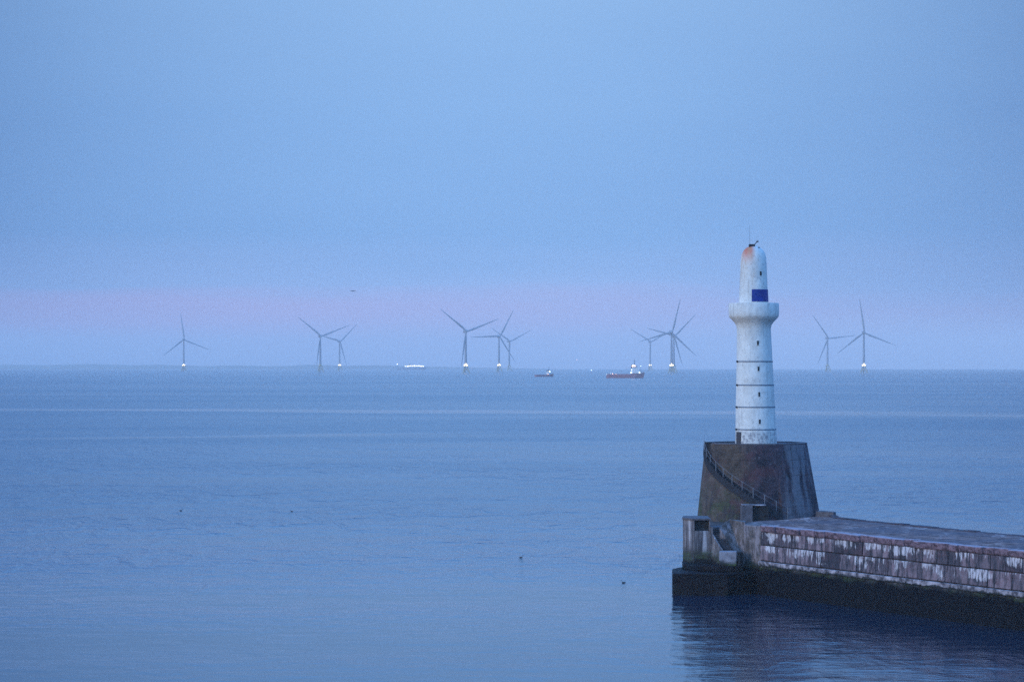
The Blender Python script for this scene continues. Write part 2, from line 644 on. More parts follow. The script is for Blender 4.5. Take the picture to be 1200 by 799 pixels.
t = NT('plinth_masonry')
g = t.noise((0.8, 0.8, 0.8), 6, 0.7)
st = t.noise((0.9, 0.9, 0.18), 4, 0.6, off=(2, 2, 2))
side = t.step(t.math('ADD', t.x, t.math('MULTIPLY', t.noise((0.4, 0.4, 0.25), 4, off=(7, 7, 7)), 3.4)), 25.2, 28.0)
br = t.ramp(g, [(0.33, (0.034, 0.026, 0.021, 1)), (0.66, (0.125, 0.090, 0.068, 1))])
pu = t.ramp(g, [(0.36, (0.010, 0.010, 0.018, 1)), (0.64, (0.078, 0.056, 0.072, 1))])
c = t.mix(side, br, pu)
rd = t.noise((0.35, 0.35, 0.5), 5, 0.7, off=(1, 4, 8))
c = t.mix(t.math('MULTIPLY', t.step(rd, 0.50, 0.66), 0.65), c, (0.090, 0.036, 0.042, 1))
gn = t.noise((0.5, 0.5, 0.6), 5, 0.65, off=(3, 9, 8))
gm = t.math('MULTIPLY', t.step(gn, 0.46, 0.62), t.step(t.z, 11.5, 7.5))
c = t.mix(t.math('MULTIPLY', t.math('MULTIPLY', gm, t.step(side, 0.9, 0.2)), 0.8), c, (0.050, 0.062, 0.020, 1))
c = t.mix(t.math('MULTIPLY', t.step(st, 0.52, 0.66), 0.7), c, (0.020, 0.020, 0.028, 1))
# pale lime bloom running down the right flank
lb = t.noise((1.1, 1.1, 0.12), 4, 0.6, off=(5, 1, 3))
lm = t.math('MULTIPLY', t.step(t.x, 28.2, 29.6), t.step(t.x, 32.6, 31.4))
c = t.mix(t.math('MULTIPLY', t.math('MULTIPLY', lm, t.step(lb, 0.38, 0.58)), 0.65), c, (0.22, 0.21, 0.23, 1))
# thin horizontal lift joints
zf = t.math('FRACT', t.math('DIVIDE', t.math('ADD', t.z, t.math('MULTIPLY', g, 0.10)), 0.82))
jn = t.math('MULTIPLY', t.step(t.math('ABSOLUTE', t.math('SUBTRACT', zf, 0.5)), 0.075, 0.03), t.step(t.noise((0.7, 0.7, 0.7), 4, off=(8, 8, 2)), 0.40, 0.60))
c = t.mix(t.math('MULTIPLY', jn, 0.55), c, (0.015, 0.014, 0.018, 1))
pch = t.noise((2.4, 2.4, 2.4), 4, 0.7, off=(5, 9, 2))
c = t.mix(t.math('MULTIPLY', t.step(pch, 0.60, 0.68), 0.5), c, (0.21, 0.17, 0.17, 1))
t.col(c).rough(0.9)
t.normal(t.bump(g, 0.22, 0.9))
M_PLINTH = t.m

M_DARKSTONE = plain('dark_stone', (0.014, 0.014, 0.020), 0.8, var=0.5, sc=1.5)  # near-black tone shared by both stairs
M_STEP = plain('worn_step_stone', (0.10, 0.09, 0.10), 0.85, var=0.4, sc=2.5)
M_BLACK = plain('near_black', (0.012, 0.012, 0.014), 0.8, var=0.4)  # near-black fill for the recesses and the posts
M_RAIL = plain('galvanised_rail', (0.20, 0.21, 0.23), 0.5, 0.3)
M_IRON = plain('black_iron', (0.02, 0.02, 0.025), 0.6)

# ================================================================== breakwater
pier = thing('breakwater', 'long granite breakwater with weedy base carrying the white lighthouse', 'breakwater', (30, 262, 0))


def rel(o):
    """parent while keeping the world coordinates of the mesh"""
    o.matrix_parent_inverse = Matrix.Translation(-Vector(o.parent.location))
    return o


def pbuild(mb, name, mat, parent=None, **k):
    o = mb.build(name, mat, parent or pier, **k)
    par = parent or pier
    o.matrix_parent_inverse = Matrix.Translation(-par.location) if par is pier else Matrix.Identity(4)
    return o


NEAR = [(22.55, 272.6), (23.35, 270.6), (24.7, 267.3), (34.1, 249.5), (44.0, 231.0), (60.0, 200.9), (78.0, 167.0)]
FAR = [(92.0, 158.0), (62.4, 218.8), (47.8, 250.8), (40.4, 266.8), (34.3, 280.2), (33.8, 284.5), (34.6, 290.0), (32.6, 295.5), (28.6, 298.5), (23.6, 297.6), (20.0, 293.0), (19.4, 286.0), (20.6, 277.0)]
ZD = 6.8


def offset_poly(poly, o):
    """offset an open polyline to its right-hand (outer) side; o positive = towards the camera side"""
    out = []
    for i, p in enumerate(poly):
        a = Vector(poly[max(i - 1, 0)])
        b = Vector(poly[min(i + 1, len(poly) - 1)])
        d = (b - a).normalized()
        n = Vector((d.y, -d.x))
        out.append((p[0] + n.x * o, p[1] + n.y * o))
    return out


# outer side of NEAR (going from head to shore) is to the right of travel -> (d.y,-d.x)
def densify(poly, step):
    out = []
    for i in range(len(poly) - 1):
        a, b = Vector(poly[i]), Vector(poly[i + 1])
        n = max(1, round((b - a).length / step))
        for k in range(n):
            out.append(tuple(a.lerp(b, k / n)))
    out.append(poly[-1])
    return out


# core body
inner = offset_poly(NEAR, -0.35)
m = MB()
m.prism(inner + FAR[:5] + [(34.3, 284.0), (23.2, 273.3)], -2.5, 6.55)
pbuild(m, 'core', M_WALL_PLAIN)

# deck: gently uneven sheet with thickness
def deck_mesh():
    m = MB()
    near = densify(offset_poly(NEAR, -0.30), 1.2)
    fl = [(34.3, 284.0)] + [(34.3, 280.2), (40.4, 266.8), (47.8, 250.8), (62.4, 218.8), (92.0, 158.0)]
    # parametrise both sides by arc length
    def at(poly, u):
        L = [0]
        for i in range(len(poly) - 1):
            L.append(L[-1] + (Vector(poly[i + 1]) - Vector(poly[i])).length)
        s_ = u * L[-1]
        for i in range(len(poly) - 1):
            if s_ <= L[i + 1] + 1e-6:
                f = (s_ - L[i]) / (L[i + 1] - L[i])
                return Vector(poly[i]).lerp(Vector(poly[i + 1]), f)
        return Vector(poly[-1])
    nu, nv = 110, 14
    vs = []
    for i in range(nu + 1):
        a, b = at(near, i / nu), at(fl, i / nu)
        for j in range(nv + 1):
            p = a.lerp(b, j / nv)
            v = j / nv
            z = ZD + 0.05 * math.sin(p.x * .9 + p.y * .31) + random.uniform(-.035, .035) - 0.12 * (1 - v) ** 4
            if j == nv:
                z -= 0.0
            vs.append((p.x, p.y, z))
    fs = []
    w = nv + 1
    for i in range(nu):
        for j in range(nv):
            fs.append((i * w + j, (i + 1) * w + j, (i + 1) * w + j + 1, i * w + j + 1))
    m.add(vs, fs)
    return m


dk = pbuild(deck_mesh(), 'deck', M_DECK, smooth=True)
sol = dk.modifiers.new('thick', 'SOLIDIFY')
sol.thickness = 0.5
sol.offset = -1 if dk.data.polygons[50].normal.z > 0 else 1

# head terrace behind / around the plinth
m = MB()
m.prism([(22.6, 275.5), (34.3, 284.0), (33.8, 285.0), (34.6, 290.0), (32.6, 295.5), (28.6, 298.5), (23.6, 297.6), (20.0, 293.0), (19.4, 286.0), (20.4, 276.4)], -2.5, 6.10)
pbuild(m, 'head_terrace', plain('dark_brown_stone', (0.060, 0.044, 0.040), 0.9, var=0.45, sc=1.2))


# low dark kerb along the seaward edge
farline = [(34.2, 284.2), (34.3, 280.2), (40.4, 266.8), (47.8, 250.8), (62.4, 218.8), (92.0, 158.0)]
m = MB()
fl_ = densify(farline, 1.7)
for i in range(len(fl_) - 1):
    a_, b_ = Vector(fl_[i]), Vector(fl_[i + 1])
    d_ = (b_ - a_).normalized()
    n_ = Vector((d_.y, -d_.x))
    g_ = 0.03
    a_ += d_ * g_
    b_ -= d_ * g_
    zt_ = 6.86 + random.uniform(-.05, .05)
    q = [a_ + n_ * .75, b_ + n_ * .75, b_ - n_ * .06, a_ - n_ * .06]
    m.hexa([(p_.x, p_.y, 6.3) for p_ in q], [(p_.x, p_.y, zt_) for p_ in q])
pbuild(m, 'seaward_kerb', plain('dark_kerb_stone', (0.055, 0.042, 0.055), 0.85, var=0.6, sc=1.2), bevel=0.05)

# course blocks
def blocks(poly, z0, z1, lmin, lmax, gap, depth, batter=0.0, jit=0.03, off=0.0):
    """returns MB and per-vertex tones of stones laid along a polyline"""
    m = MB()
    tones = []
    L = [0]
    for i in range(len(poly) - 1):
        L.append(L[-1] + (Vector(poly[i + 1]) - Vector(poly[i])).length)

    def at(s_):
        s_ = min(max(s_, 0), L[-1] - 1e-6)
        for i in range(len(poly) - 1):
            if s_ <= L[i + 1]:
                f = (s_ - L[i]) / (L[i + 1] - L[i])
                d = (Vector(poly[i + 1]) - Vector(poly[i])).normalized()
                return Vector(poly[i]).lerp(Vector(poly[i + 1]), f), Vector((d.y, -d.x))
    s0 = 0.0
    first = True
    while s0 < L[-1] - 0.2:
        ln = random.uniform(lmin, lmax)
        if first:
            ln *= random.uniform(.5, 1)
            first = False
        s1 = min(s0 + ln, L[-1])
        pa, na = at(s0 + gap / 2)
        pb, nb = at(s1 - gap / 2)
        nn = (na + nb).normalized()
        pr = random.uniform(-jit, jit)
        o0 = off + pr + batter
        o1 = off + pr
        zz0, zz1 = z0 + gap / 2 + random.uniform(0, .02), z1 - gap / 2 - random.uniform(0, .02)
        b = [(pa + nn * (-depth)), (pa + nn * o0), (pb + nn * o0), (pb + nn * (-depth))]
        tt = [(pa + nn * (-depth)), (pa + nn * o1), (pb + nn * o1), (pb + nn * (-depth))]
        m.hexa([(q.x, q.y, zz0) for q in b], [(q.x, q.y, zz1) for q in tt])
        tones += [random.random()] * 8
        s0 = s1
    return m, tones


def set_tone(o, tones):
    a = o.data.attributes.new('tone', 'FLOAT', 'POINT')
    a.data.foreach_set('value', tones)


# split the wall faces at the corner so the blocks turn it neatly
m, tn = blocks(NEAR[2:], 4.88, 6.22, 1.6, 3.0, 0.09, 0.40, 0.03)
o = pbuild(m, 'upper_course', M_WALL, bevel=0.035)
set_tone(o, tn)
m, tn = blocks(NEAR[2:], 3.33, 4.88, 1.8, 3.4, 0.09, 0.40, 0.05, off=0.06)
o = pbuild(m, 'lower_course', M_WALL, bevel=0.035)
set_tone(o, tn)
# coping: big rounded weathered stones, slightly overhanging
m, tn = blocks(NEAR[2:], 6.14, 6.86, 0.9, 2.8, 0.04, 0.9, -0.10, jit=0.12, off=0.15)
for i_ in range(len(m.v)):
    m.v[i_] += Vector((random.uniform(-.05, .05), random.uniform(-.05, .05), random.uniform(-.06, .06)))
t = NT('coping_stone')
g = t.noise((1.5, 1.5, 2.5), 6, 0.7)
c = t.ramp(g, [(0.36, (0.045, 0.026, 0.034, 1)), (0.64, (0.30, 0.19, 0.22, 1))])
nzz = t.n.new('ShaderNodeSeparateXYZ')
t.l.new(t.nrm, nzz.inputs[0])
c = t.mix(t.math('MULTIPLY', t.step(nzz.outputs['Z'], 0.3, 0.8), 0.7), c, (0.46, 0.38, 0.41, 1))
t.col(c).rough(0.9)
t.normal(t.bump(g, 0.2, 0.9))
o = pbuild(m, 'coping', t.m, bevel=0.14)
set_tone(o, tn)
# ledge and weedy foundation
m, tn = blocks(NEAR[2:], 2.78, 3.31, 4, 7, 0.04, 0.5, 0.0, jit=0.04, off=0.38)
pbuild(m, 'ledge', M_LEDGE, bevel=0.05)
m, tn = blocks(NEAR, -2.5, 2.80, 3, 6, 0.02, 0.6, 0.55, jit=0.06, off=0.30)
pbuild(m, 'foundation', M_FOUND)

# ---- pier-head corner: end wall beside the stair
A = P(843, 618, 271.2)
B = P(855, 608.3, 272.4)
Cc = P(873, 611.5, 270.4)
m = MB()
vs = [(A.x, A.y, 2.5), (Cc.x, Cc.y - .1, 2.5), (23.6, 273.5, 2.5), (21.6, 275.5, 2.5),
      tuple(A), tuple(Cc), (23.8, 273.6, 6.9), (21.8, 275.0, 6.62), tuple(B)]
fs = [(0, 1, 5, 8, 4), (1, 2, 6, 5), (2, 3, 7, 6), (3, 0, 4, 7), (3, 2, 1, 0), (4, 8, 7), (8, 5, 6), (8, 6, 7)]
m.add(vs, fs)
t = NT('rendered_end_wall')
g = t.noise((1.1, 1.1, 1.1), 6, 0.7)
s1 = t.noise((1.5, 1.5, 0.6), 5, 0.7)
c = t.ramp(g, [(0.34, (0.045, 0.037, 0.034, 1)), (0.66, (0.175, 0.140, 0.125, 1))])
s0 = t.noise((1.3, 1.3, 0.8), 5, 0.7, off=(9, 9, 1), dist=.5)
c = t.mix(t.math('MULTIPLY', t.step(s0, 0.52, 0.62), 0.7), c, (0.03, 0.028, 0.035, 1))
c = t.mix(t.math('MULTIPLY', t.step(s1, 0.46, 0.6), 0.5), c, (0.40, 0.34, 0.36, 1))
t.col(tidal(t, c)).rough(0.9)
t.normal(t.bump(g, 0.15, 0.8))
M_END = t.m
pbuild(m, 'end_wall', M_END, bevel=0.05)
m = MB()
cw = [(23.30, 270.5), (23.75, 269.05), (24.25, 267.95), (24.72, 267.15)]
m.prism(cw + [(26.2, 268.4), (24.6, 272.6)], 2.7, [6.70, 6.72, 6.74, 6.78, 6.8, 6.85])
pbuild(m, 'corner_wall', M_END, bevel=0.12)
m = MB()
m.hexa([(22.1, 271.3, -2.5), (23.3, 269.6, -2.5), (24.4, 272.0, -2.5), (22.8, 273.6, -2.5)],
       [(22.3, 271.6, 2.9), (23.4, 270.0, 2.9), (24.4, 272.2, 2.9), (22.9, 273.6, 2.9)])
pbuild(m, 'corner_footing', M_FOUND)

# ---- stone block with recess at the head's left corner
zb = 7.24
bx0, bx1, bxm, byf = 17.38, 20.05, 18.35, 271.6
m = MB()
poly = [(bxm, byf), (bx1, byf), (bx1, 276.2), (17.7, 276.2), (bx0, 273.4)]
m.prism(poly, 2.0, 5.98)                                       # body
m.prism([(bxm, byf), (bxm + .12, byf), (bxm + .12, 273.6), (17.7, 276.2), (bx0, 273.4)], 5.98, 7.05)  # left pier beside the recess
m.prism([(bx1 - .14, byf), (bx1, byf), (bx1, 273.6), (bx1 - .14, 273.6)], 5.98, 7.05)
m.prism([(bxm + .12, 272.6), (bx1 - .14, 272.6), (bx1 - .14, 276.2), (17.9, 276.2), (bxm + .12, 273.6)], 5.98, 7.05)
t = NT('streaked_block')
g = t.noise((1.2, 1.2, 1.2), 6, 0.7)
s1 = t.noise((1.7, 1.7, 0.10), 4, 0.65, off=(6, 2, 0))
s2 = t.noise((2.1, 2.1, 0.13), 4, 0.65, off=(1, 2, 9))
c = t.ramp(g, [(0.3, (0.085, 0.075, 0.080, 1)), (0.7, (0.22, 0.19, 0.19, 1))])
c = t.mix(t.math('MULTIPLY', t.step(s2, 0.50, 0.60), 0.8), c, (0.035, 0.033, 0.040, 1))
c = t.mix(t.math('MULTIPLY', t.step(s1, 0.50, 0.62), 0.8), c, (0.50, 0.47, 0.48, 1))
t.col(tidal(t, c, top=3.1, spread=1.3)).rough(0.88)
t.normal(t.bump(g, 0.15, 0.8))
M_BLOCK = t.m
pbuild(m, 'corner_block', M_BLOCK, bevel=0.03)
m = MB()
m.prism([(bxm - .08, byf - .08), (bx1 + .05, byf - .08), (bx1 + .05, 276.3), (17.6, 276.3), (bx0 - .08, 273.36)], 7.053, 7.25)
pbuild(m, 'block_cap', M_STEP, bevel=0.03)
m = MB()
m.box(((bxm + bx1) / 2, 272.2, 6.5), (bx1 - bxm - .34, 0.3, 1.0))
pbuild(m, 'recess_panel', M_BLACK, bevel=0.02)

# pilaster right of block
m = MB()
m.prism([(20.053, 271.3), (20.30, 271.3), (20.10, 272.2), (20.053, 272.2)], 2.3, 6.40)
pbuild(m, 'buttress', M_BLOCK, bevel=0.04)

# ---- landing stair (12 steps, down towards the water)
m = MB()
ns = 12
top = Vector((20.55, 272.6, 6.30))
bot = Vector((21.68, 269.3, 4.17))
for i in range(ns):
    f0, f1 = i / ns, (i + 1) / ns
    p = top.lerp(bot, (i + .5) / ns)
    z = 6.30 - (i + 1) * (6.30 - 4.17) / ns
    m.box((p.x, p.y + .02, (z + 2.2) / 2), (1.02, 0.30, z - 2.2), rot=0.0)
stair = pbuild(m, 'landing_stair', M_DARKSTONE)
m = MB()
for i in range(ns):
    p = top.lerp(bot, (i + .5) / ns)
    z = 6.30 - (i + 1) * (6.30 - 4.17) / ns
    m.box((p.x, p.y - .125, z - .012), (1.00, 0.07, .045))
m.build('nosing', M_STEP, stair)
# sloping side kerb on the water side of the stair
m = MB()
for (ox, w_) in ((-0.60, 0.16),):
    a, b = top + Vector((ox - .02, 0, 0)), bot + Vector((ox, 0, 0))
    m.hexa([(a.x - w_, a.y, 2.2), (b.x - w_, b.y - .1, 2.2), (b.x, b.y - .1, 2.2), (a.x, a.y, 2.2)],
           [(a.x - w_, a.y, 6.42), (b.x - w_, b.y - .1, 4.30), (b.x, b.y - .1, 4.30), (a.x, a.y, 6.42)])
pbuild(m, 'stair_kerb', M_BLOCK)
# infill between block and stair
m = MB()
m.prism([(19.9, 272.9), (22.4, 273.2), (22.4, 276.4), (19.9, 275.0)], 2.0, 6.28)
pbuild(m, 'stair_head', M_STEP)
# landing
m = MB()
m.prism([(20.62, 267.7), (22.35, 267.7), (22.55, 269.35), (20.85, 269.5)], 2.3, 4.16)
t2 = NT('landing_concrete')
g = t2.noise((1.4, 1.4, 1.4), 6, 0.7)
c = t2.ramp(g, [(0.3, (0.16, 0.145, 0.16, 1)), (0.7, (0.42, 0.38, 0.40, 1))])
t2.col(tidal(t2, c, top=2.9, spread=0.5)).rough(0.85)
t2.normal(t2.bump(g, 0.12, 0.8))
pbuild(m, 'landing', t2.m, bevel=0.04)
# two near-black posts beside landing
m = MB()
for k in range(2):
    m.box((22.62 + k * .30, 267.95 + k * .35, 1.6), (0.27, 0.30, 5.0))
dark_posts = pbuild(m, 'dark_post', M_BLACK, bevel=0.02)
# stepped weedy footing round the head
m = MB()
m.prism([(15.9, 265.9), (21.3, 265.3), (23.2, 266.9), (24.4, 268.2), (23.0, 272.0), (17.6, 275.0), (16.2, 272.0)], -2.5, 2.15)
m.prism([(18.5, 268.4), (20.6, 267.4), (23.0, 267.6), (23.3, 272.0), (17.4, 275.0), (17.2, 271.0)], 2.153, 2.75)
t3 = NT('weed_covered_footing')
g = t3.noise((1.0, 1.0, 1.0), 6, 0.72)
c = t3.ramp(g, [(0.35, (0.002, 0.002, 0.005, 1)), (0.7, (0.018, 0.014, 0.015, 1))])
gg = t3.noise((0.5, 0.5, 0.9), 5, off=(2, 9, 1))
c = t3.mix(t3.math('MULTIPLY', t3.step(gg, 0.52, 0.68), 0.6), c, (0.010, 0.020, 0.012, 1))
t3.col(c).rough(0.6)
t3.normal(t3.bump(g, 0.4, 1.0))
t3.b.inputs['Specular IOR Level'].default_value = 0.15
o = pbuild(m, 'footing', t3.m, bevel=0.12)

# ================================================================== lighthouse
CX, CY = 26.5, 290.0
ZT = 14.24
lh = thing('lighthouse', 'white round lighthouse with rusty dome on dark tapered masonry base', 'lighthouse', (CX, CY, 6.5))


def lbuild(mb, name, mat, parent=None, **k):
    o = mb.build(name, mat, parent or lh, **k)
    if parent is None:
        o.matrix_parent_inverse = Matrix.Translation(-lh.location)
    return o


def cone_r(z):
    return 6.54 - (z - 6.8) * 0.1425


def plean(z):
    return 0.10 - 0.27 * (z - 6.8) / 7.44


TH0, TH1 = 17.0, -99.0          # stair from right-front round to the left (deg, 0 = towards the camera)


def stair_z(th):
    return 8.0 - th * 0.0645


# plinth grid with the stair cut in
m = MB()
nth, nzr = 240, 60
vs = []
for j in range(nzr + 1):
    z = 4.0 + (ZT - 4.0) * j / nzr
    for i in range(nth):
        th = -180 + 360 * i / nth
        r = cone_r(z)
        if TH1 <= th <= TH0:
            sz = stair_z(th)
            if z > sz:
                r = min(r, cone_r(sz) - 0.60)
        a = R(th)
        vs.append((CX + plean(z) + r * math.sin(a), CY - r * math.cos(a), z))
fs = []
for j in range(nzr):
    for i in range(nth):
        k = (i + 1) % nth
        fs.append((j * nth + i, j * nth + k, (j + 1) * nth + k, (j + 1) * nth + i))
fs.append(tuple(range(nzr * nth, (nzr + 1) * nth)))
m.add(vs, fs)
lbuild(m, 'plinth', M_PLINTH, smooth=True, angle=35)
# thin lip round the top
m = MB()
vs = []
n = 120
ths = [TH0 + 6 + (360 - (TH0 - TH1) - 46) * i / n for i in range(n + 1)]
ths = [-72 + (360 - 30) * i / n for i in range(n + 1)]
for th in ths:
    a = R(th)
    for r, z in ((4.75, ZT - .003 + .006), (5.47, ZT + .003), (5.50, ZT + .13), (4.75, ZT + .13)):
        if TH1 < th < 0:
            r = min(r, cone_r(stair_z(th)) - 0.55)
        vs.append((CX + plean(ZT) + r * math.sin(a), CY - r * math.cos(a), z))
fs = []
for i in range(n):
    for k in range(4):
        a, b = i * 4 + k, i * 4 + (k + 1) % 4
        fs.append((a, b, b + 4, a + 4))
fs += [(0, 1, 2, 3), (n * 4 + 3, n * 4 + 2, n * 4 + 1, n * 4)]
m.add(vs, fs)
lbuild(m, 'coping_ring', M_STEP)

# curved stair: dark solid steps following the cone
m = MB()
nst = 38
for i in range(nst):
    a0, a1 = TH0 + (TH1 - TH0) * i / nst, TH0 + (TH1 - TH0) * (i + 1) / nst
    zt = stair_z(a1) + 0.02
    zb_ = zt - 0.82
    ro = cone_r(zt) + 0.14
    ri = cone_r(zt) - 0.75
    rb = cone_r(zb_) + 0.10
    pts = []
    for (r, z) in ((rb, zb_), (ro, zt)):
        q = []
        for (rr, aa) in ((r, a1), (r, a0), (ri, a0), (ri, a1)):
            q.append((CX + plean(z) + rr * math.sin(R(aa)), CY - rr * math.cos(R(aa)), z))
        pts.append(q)
    m.hexa(pts[0], pts[1])
st_o = lbuild(m, 'curved_stair', M_DARKSTONE)
# railing
rail = thing('railing', '', '', (0, 0, 0))
for k in ('label', 'category'):
    del rail[k]
rail.parent = lh
rail.matrix_parent_inverse = Matrix.Translation(-lh.location)


def rp(th, dz):
    z = stair_z(th)
    r = cone_r(z) + 0.08
    return Vector((CX + plean(z) + r * math.sin(R(th)), CY - r * math.cos(R(th)), z + dz))


m = MB()
n = 40
for dz, rr in ((1.08, .016), (0.58, .012)):
    for i in range(n):
        a0, a1 = 24 + (-95 - 24) * i / n, 24 + (-95 - 24) * (i + 1) / n
        m.tube(rp(a0, dz), rp(a1, dz), rr, n=6)
rh = m.build('handrail', M_RAIL, rail)
for k in range(11):
    th = 22 - k * 10.6
    m = MB()
    m.tube(rp(th, -0.05), rp(th, 1.14), 0.040, n=6)
    m.build('post', M_RAIL, rail)

# small block of masonry at the foot of the stair
m = MB()
x0, x1, yf = 24.12, 27.0, 282.2
m.prism([(x0, yf), (x0 + 1.15, yf), (x0 + 1.15, 284.2), (x0, 284.4)], 6.0, 7.95)
lbuild(m, 'foot_block', M_STEP, bevel=0.04)
m = MB()
m.prism([(x0 + 1.153, yf + .5), (x1, yf + .5), (x1, 284.0), (x0 + 1.153, 284.0)], 6.0, 7.93)
lbuild(m, 'foot_recess', M_BLACK, bevel=0.02)
m = MB()
m.prism([(x0 + .1, yf - .03), (x1 - .3, yf + .2), (x1 - .3, 284.1), (x0 + .1, 284.3)], 7.955, 8.06)
lbuild(m, 'foot_slab', M_LEDGE, bevel=0.02)

# tower
TX, TY = 26.33, 290.0


def tlean(z):
    return -(z - 14.2) * 0.0175


ROWS = [(524, 24.6, 886.2), (520, 24.5, 886.2), (503, 23.7, 885.8), (477, 22.9, 885.3), (451, 22.0, 884.9), (423.5, 21.0, 884.4), (400, 20.3, 883.9), (386, 19.8, 883.6),
        (381.5, 20.6, 883.5), (378, 22.6, 883.5), (374.5, 26.0, 883.5), (372, 28.3, 883.5), (370, 29.2, 883.5), (366, 29.5, 883.5), (357, 29.5, 883.5), (355.2, 29.1, 883.5)]
k_ = CY / F


def zrow(r):
    return H - (r - EYE) * k_


t = NT('white_render')
g = t.noise((0.9, 0.9, 0.9), 6, 0.65)
f = t.noise((3.2, 3.2, 2.4), 5, 0.75, off=(5, 5, 5))
vst = t.noise((2.2, 2.2, 0.15), 4, 0.6, off=(1, 1, 1))
c = t.ramp(g, [(0.3, (0.66, 0.65, 0.60, 1)), (0.7, (0.84, 0.82, 0.75, 1))])
c = t.mix(t.math('MULTIPLY', t.step(f, 0.54, 0.64), 0.55), c, (0.38, 0.38, 0.38, 1))
c = t.mix(t.math('MULTIPLY', t.step(vst, 0.52, 0.68), 0.45), c, (0.42, 0.41, 0.39, 1))
pt = t.noise((0.55, 0.55, 0.35), 4, 0.6, off=(9, 2, 6))
c = t.mix(t.math('MULTIPLY', t.step(pt, 0.50, 0.60), 0.25), c, (0.50, 0.47, 0.42, 1))
foot = t.step(t.z, 15.75, 15.3)
c = t.mix(t.math('MULTIPLY', foot, t.math('ADD', 0.15, t.math('MULTIPLY', t.step(f, 0.44, 0.60), 0.75))), c, (0.27, 0.26, 0.27, 1))
# rust running from the dome top, on the left
dx = t.math('SUBTRACT', t.x, 25.35)
dz = t.math('SUBTRACT', 35.5, t.z)
rs = t.noise((3.0, 3.0, 0.35), 5, 0.7, off=(3, 3, 3))
rm = t.math('MULTIPLY', t.step(t.math('ABSOLUTE', dx), 0.95, 0.25), t.step(t.math('ADD', dz, t.math('MULTIPLY', rs, 1.6)), 3.0, 0.9))
c = t.mix(t.math('MULTIPLY', rm, 0.9), c, (0.62, 0.11, 0.02, 1))
rm2 = t.math('MULTIPLY', t.math('MULTIPLY', t.step(t.math('ABSOLUTE', dx), 1.1, 0.2), t.step(dz, 6.5, 0.5)), t.step(rs, 0.46, 0.62))
c = t.mix(t.math('MULTIPLY', rm2, 0.75), c, (0.50, 0.28, 0.13, 1))
t.col(c).rough(0.7)
t.normal(t.bump(f, 0.05, 0.7))
M_WHITE = t.m

m = MB()
prof = []
cxs = {}
for r, hw, cxp in ROWS:
    prof.append((hw * k_, zrow(r)))
lean_pts = [(zrow(r), (c_ - 886.2) * k_) for r, _, c_ in ROWS]


def leanf(z):
    if z <= lean_pts[0][0]:
        return 0.0
    for (z0, a), (z1, b) in zip(lean_pts, lean_pts[1:]):
        if z <= z1:
            return a + (b - a) * (z - z0) / (z1 - z0)
    return lean_pts[-1][1]


zs_top = zrow(355.2)
m.lathe(prof + [(2.40, zs_top), (2.35, zs_top - 0.35)], TX, TY, 72, leanf)
lbuild(m, 'tower', M_WHITE, smooth=True, angle=50)
# lantern house with dome
LR = [(360, 17.2), (354, 17.1), (340, 16.5), (325, 15.9), (308, 15.2), (302, 14.8), (298, 13.9), (294.5, 12.1), (291.5, 9.6), (289.6, 6.6), (288.6, 3.4), (288.3, 0.6)]
LX = (883.2 - 886.2) * k_
m = MB()
m.lathe([(hw * k_, zrow(r)) for r, hw in LR], TX + LX, TY, 64)
lan = lbuild(m, 'lantern_house', M_WHITE, smooth=True, angle=60)

M_BLUE = plain('blue_paint', (0.003, 0.022, 0.20), 0.45, var=0.25)
M_HOLE = plain('dark_opening', (0.008, 0.008, 0.012), 0.5)
M_BAND = plain('grey_iron_band', (0.14, 0.18, 0.23), 0.6, var=0.3)


def hwat(z, tab):
    zz_ = [(zrow(r), hw * k_) for r, hw in tab]
    for (z0, a), (z1, b) in zip(zz_, zz_[1:]):
        if z0 <= z <= z1:
            return a + (b - a) * (z - z0) / (z1 - z0)
    return zz_[-1][1]


# curved blue panel on lantern house
m = MB()
n = 14
vs = []
a0, a1 = math.asin((879.8 - 883.2) / 16.8), math.asin(0.985)
for i in range(n + 1):
    a = a0 + (a1 - a0) * i / n
    for row, ex in ((353.6, .03), (339.4, .03), (339.4, -.1), (353.6, -.1)):
        r = hwat(zrow(row), LR) + ex + .02
        vs.append((TX + LX + r * math.sin(a), TY - r * math.cos(a), zrow(row)))
fs = []
for i in range(n):
    for k in range(4):
        a, b = i * 4 + k, i * 4 + (k + 1) % 4
        fs.append((a, b, b + 4, a + 4))
fs += [(0, 1, 2, 3), (n * 4 + 3, n * 4 + 2, n * 4 + 1, n * 4)]
m.add(vs, fs)
lbuild(m, 'blue_panel', M_BLUE, smooth=True)

TW = [(r, hw) for r, hw, _ in ROWS]


def slit(px, row, tab, cxp, w=0.20, h=0.48, name='window', mat=None, lean0=0.0):
    z = zrow(row)
    rad = hwat(z, tab)
    cx_ = cxp
    a = math.asin(max(-.985, min(.985, ((px - 600) * k_ - cx_) / rad)))
    ctr = Vector((cx_ + rad * math.sin(a), TY - rad * math.cos(a), z))
    fr = MB()
    # frame: four bars proud of the wall
    rad_dir = Vector((math.sin(a), -math.cos(a), 0))
    tan = Vector((math.cos(a), math.sin(a), 0))

    def bar(mb, u0, u1, z0, z1, d0, d1):
        b = [ctr + tan * u0 + rad_dir * d0, ctr + tan * u0 + rad_dir * d1, ctr + tan * u1 + rad_dir * d1, ctr + tan * u1 + rad_dir * d0]
        mb.hexa([(p.x, p.y, z + z0) for p in b], [(p.x, p.y, z + z1) for p in b])
    bar(fr, -w / 2, w / 2, -h / 2, h / 2, -.10, .022)
    win = lbuild(fr, name, mat or M_HOLE)
    s = MB()
    bar(s, -w / 2 - .05, w / 2 + .05, -h / 2 - .07, -h / 2 - .003, -.05, .05)
    o = s.build('sill', M_WHITE, win)
    return win


